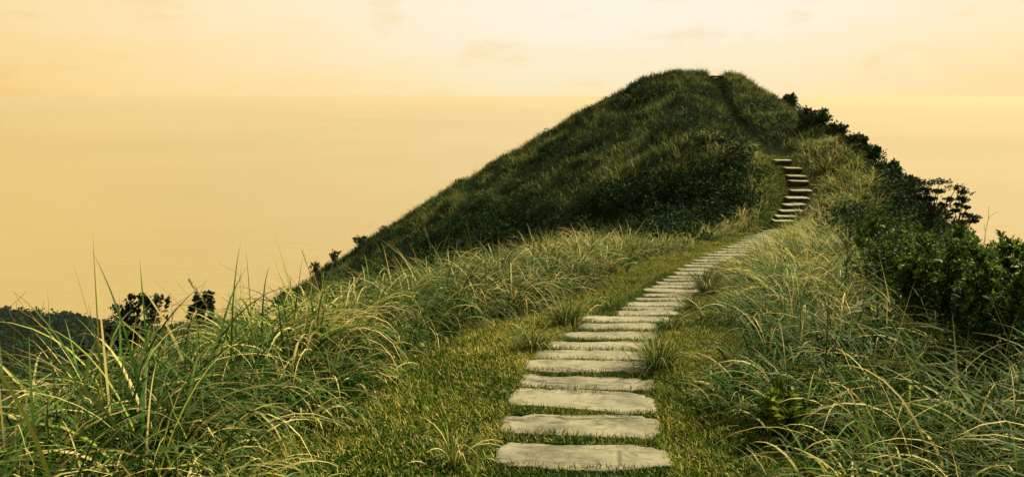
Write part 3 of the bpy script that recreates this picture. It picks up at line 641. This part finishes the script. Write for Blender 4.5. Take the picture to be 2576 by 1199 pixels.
# right silhouettes
RS = [(1986, 232, 1.0, 'bush nearest the hilltop on the right skyline'), (2026, 276, .8, 'squat bush between the two tallest on the right skyline'), (2056, 270, 1.5, 'largest round bush on the right skyline of the hill'), (2100, 335, .9, 'bush just below the largest one on the right skyline'),
      (2142, 365, 1.0, 'low bush midway down the right skyline'), (2182, 384, .9, 'pointed bush on the right skyline above the pale grass'), (2232, 410, 1.0, 'wide bush lower down the right skyline'), (2282, 440, .9, 'bush on the right skyline next to the small trees')]
for q, (u_, vt, wd_, lb) in enumerate(RS):
    cv, cdst = crest(u_, 26, 55); b_, h_ = at_uv(u_, vt, cdst + .3)
    shrub('bush', lb, 'bush', b_, max(.6, h_), wd_ * .5, 14, 14, 8, (.09, .15), .5, M_LEAF, .45, seed=40 + q, stem_r=.02, zlo=.3, crown=(max(.6, h_) * .45, wd_ * .5, max(.6, h_) * .5, 130))
def tree(label, u_, vt, d, blobs, seed):
    r = np.random.RandomState(seed); b_, h_ = at_uv(u_, vt, d)
    root = empty('small_tree', tuple(b_)); tag(root, label, 'tree', 'small trees on the right skyline'); T_ = Acc(); L__ = Acc(); A = Acc()
    fork = np.array([0, 0, h_ * .35]); tube(T_, [(0, 0, -.1), (.02, 0, h_ * .2), fork], np.array([.055, .045, .035]), 7)
    for (bu, bv, br) in blobs:
        q = unproj(bu, bv, d) - b_; q[1] += r.normal(0, .12)
        t = np.linspace(0, 1, 6)[:, None]; pts = fork + (q - fork) * t + np.sin(t * np.pi) * r.normal(0, .06, 3); tube(L__, pts, np.linspace(.026, .008, 6))
        for _ in range(9):
            e_ = q + np.array([r.normal(0, br), r.normal(0, br * .8), abs(r.normal(0, br * .35)) - .02]); tube(L__, [pts[3], (q + pts[4]) / 2, e_], np.array([.009, .006, .003]), 4)
        m_ = 55; c = q + r.normal(0, 1, (m_, 3)) * np.array([br * .9, br * .8, br * .28]); A.add(*rosettes(c, r.normal(0, .5, (m_, 3)) + [0, 0, 1], 7, U(.045, .08, m_), .5, np.full(m_, .25), .2))
    link('trunk', T_.mesh('trunk'), M_BARK, root); link('limbs', L__.mesh('limbs'), M_BARK, root); link('foliage', A.mesh('foliage'), M_LEAF, root, smooth=False)
tree('small wind shaped tree with a flat crown against the sky on the right', 2352, 455, 26, [(2342, 462, .16), (2372, 458, .18), (2398, 470, .16), (2420, 482, .12), (2330, 478, .12), (2360, 480, .12), (2385, 500, .12), (2362, 512, .10), (2402, 512, .09), (2315, 498, .12), (2300, 482, .10), (2340, 500, .1)], 3)
tree('smaller leaning tree with sparse tufts, right of the flat crowned tree', 2405, 492, 25, [(2418, 498, .09), (2430, 506, .09), (2408, 530, .10), (2428, 540, .12), (2446, 545, .10), (2436, 522, .08), (2450, 556, .08), (2415, 556, .10)], 4)
# bright leaved shrubs in the right foreground
BR = [(2300, 745, 8.5, .75, 'bright leaved shrub at the inner edge of the dark scrub'), (2420, 690, 9.5, .8, 'leafy shrub with pale new shoots in the middle of the right scrub'), (2455, 790, 6.3, .62, 'large pale tipped shrub nearest the right foreground grass'),
      (2545, 870, 5.0, .45, 'lowest pale tipped shrub at the right edge'), (2360, 860, 6.0, .42, 'small leafy shrub wedged between grass and the pale tipped shrub'), (2540, 640, 10., .7, 'shrub with upright shoots on the right skyline at the frame edge'),
      (2460, 596, 13.5, .7, 'open shrub with bare twigs on the right skyline'), (2210, 640, 13, .5, 'shrub mottled with pale leaves beside the middle of the path')]
for q, (u_, vt, d_, rx_, lb) in enumerate(BR):
    b_, h_ = at_uv(u_, vt, d_)
    shrub('bright_shrub', lb, 'shrub', b_, np.clip(h_, 1.12, 2.4), rx_, 24, 18, 8, (.036, .062), .36, M_BRIGHT, .36, 'pale tipped shrubs in the right scrub', seed=60 + q, stem_r=.012, zlo=.45)
b_, h_ = at_uv(1993, 942, 4.15)
shrub('seedling_bush', 'small broad leaved seedling growing out of the right grass', 'seedling', b_, max(.3, h_), .16, 7, 6, 7, (.04, .065), .55, M_BRIGHT, .6, seed=80, stem_r=.005, zlo=.3)
b_, h_ = at_uv(2482, 520, 15.)
def stalk(name, label, cat, base, top, lean, mat, plume=0, r0=.004, group=None, seed=0):
    r = np.random.RandomState(seed); root = empty(name, tuple(base)); tag(root, label, cat, group); A = Acc(); h = top
    t = np.linspace(0, 1, 9); pts = np.stack([lean * t ** 2, lean * .2 * t, h * t], -1); pts[1:] += r.normal(0, .004 * h, (8, 3)); tube(A, pts, np.linspace(r0, r0 * .3, 9), 4)
    if not plume:
        for k in range(4): p = pts[4 + k]; tube(A, [p, p + [r.normal(0, .05), 0, .07], p + [r.normal(0, .09), 0, .16]], np.array([r0 * .5, r0 * .4, r0 * .2]), 4)
    link('stem', A.mesh('stem'), mat, root)
    if plume:
        m_ = 60; f = r.uniform(.72, 1, m_); c = np.stack([np.interp(f, t, pts[:, q]) for q in range(3)], -1)
        B = Acc(); B.add(*leaves(c, np.stack([r.normal(.25, .25, m_) * np.sign(lean), r.normal(0, .2, m_), np.full(m_, 1.)], -1), U(.03, .07, m_), U(.004, .007, m_), U(0, 1, m_), np.ones(m_) * .8)); link('plume', B.mesh('plume'), M_SEED, root, smooth=False)
stalk('dead_stem', 'bare forked dead stem sticking up from the right skyline scrub', 'stem', b_, h_, .05, M_BARK, seed=3, r0=.008)
SK = [(605, 678, 6.6, .05, 'tallest dark upright grass stalk against the sea', 0), (482, 706, 6.0, -.25, 'feathery grass plume drooping left beside the compact dark shrub', 1), (430, 735, 5.2, .02, 'short dark stalk between the two dark shrubs on the left', 0),
      (764, 632, 10, -.2, 'tall slim grass plume leaning left at the foot of the hill', 1), (834, 625, 11, .02, 'upright grass plume beside the leaning one at the foot of the hill', 1), (103, 760, 4.2, .12, 'thin straw stalk crossing the headland at the left', 0), (36, 762, 4.0, .08, 'leftmost straw stalk crossing the headland', 0),
      (1075, 590, 11, -.1, 'pale plume above the left grass bank, leftmost in front of the hill', 1), (1130, 588, 11, .22, 'pale drooping plume above the left grass bank near the dark slope', 1), (1590, 545, 18, .05, 'pale plume on the grass bank below the bright hill shrubs', 1)]
for q, (u_, vt, d_, ln_, lb, pl) in enumerate(SK):
    b_, h_ = at_uv(u_ - ln_ / d_ * F, vt, d_); stalk('grass_stalk', lb, 'grass stalk', b_, h_, ln_, M_DRYSTEM if q != 0 else M_BARK, pl, .0035 if d_ < 8 else .006, 'grass stalks above the left bank', 90 + q)
# tufts beside the slabs
TF = [(1652, 930, .42, 170, 'dark tuft with arching straws at the right end of the fifth slab'), (1778, 742, .55, 150, 'upright dark tuft on the right side of the narrow slabs'), (1800, 705, .35, 90, 'smaller tuft behind the upright dark tuft'), (1742, 778, .28, 110, 'low dark tuft at the bend beside the narrow slabs'),
      (1345, 880, .34, 120, 'dark tuft at the left end of the seventh slab'), (1428, 818, .46, 160, 'bushy tuft at the left end of the far wide slabs'), (1690, 828, .26, 80, 'thin tuft at the right end of the far wide slabs'), (1536, 778, .22, 70, 'little tuft left of the first narrow slabs'), (1140, 1165, .26, 80, 'pale sprawling tuft in the lawn left of the nearest slab'), (2018, 548, .5, 70, 'dark tuft beside the foot of the stair')]
for q, (u_, v_, ln_, nb, lb) in enumerate(TF):
    P_, dm = hit(u_, v_); nb = int(nb * 1.7); a = U(0, 6.283, nb); rr = np.abs(rg.normal(0, .055 if q != 3 else .06, nb)); 
    R_ = np.stack([rr * np.cos(a) * 1.3, rr * np.sin(a), np.zeros(nb)], -1); R_[:, 2] = height(R_[:, 0] + P_[0], R_[:, 1] + P_[1]) - P_[2] - .01
    stf = rg.rand(nb) < .15
    V, Q, T = blades(R_, a + rg.normal(0, .5, nb), U(.35, .95, nb) * ln_ * (1 + .5 * stf), np.abs(rg.normal(.25, .3, nb)), U(.6, 2.6, nb), U(.004, .008, nb) * max(1, dm / 7), 6, rg.rand(nb), np.where(stf, .9, U(0, .2, nb)))
    o = link('grass_tuft', quadmesh('grass_tuft', V, Q, T), M_TUFT if q != 8 else M_TALL); o.location = P_; tag(o, lb, 'grass tuft', 'grass tufts beside the slabs')

# ---------------------------------------------------------------- haze
bx = [(x, y, z) for z in (-136.0, 4.5) for y in (-29500., 29500.) for x in (-29500., 29500.)]
me = bpy.data.meshes.new('haze'); me.from_pydata(bx, [], [(0, 2, 3, 1), (4, 5, 7, 6), (0, 1, 5, 4), (2, 6, 7, 3), (0, 4, 6, 2), (1, 3, 7, 5)])
hm = newmat('haze'); t_ = hm.node_tree; pv = t_.nodes.new('ShaderNodeVolumePrincipled'); ou = t_.nodes.new('ShaderNodeOutputMaterial'); t_.links.new(pv.outputs[0], ou.inputs['Volume'])
pv.inputs['Color'].default_value = (.86, .76, .58, 1); pv.inputs['Density'].default_value = 1.1e-4; pv.inputs['Anisotropy'].default_value = .2
tag(link('haze', me, hm, smooth=False), 'warm sea haze between the ridge and the horizon', 'haze', kind='stuff')
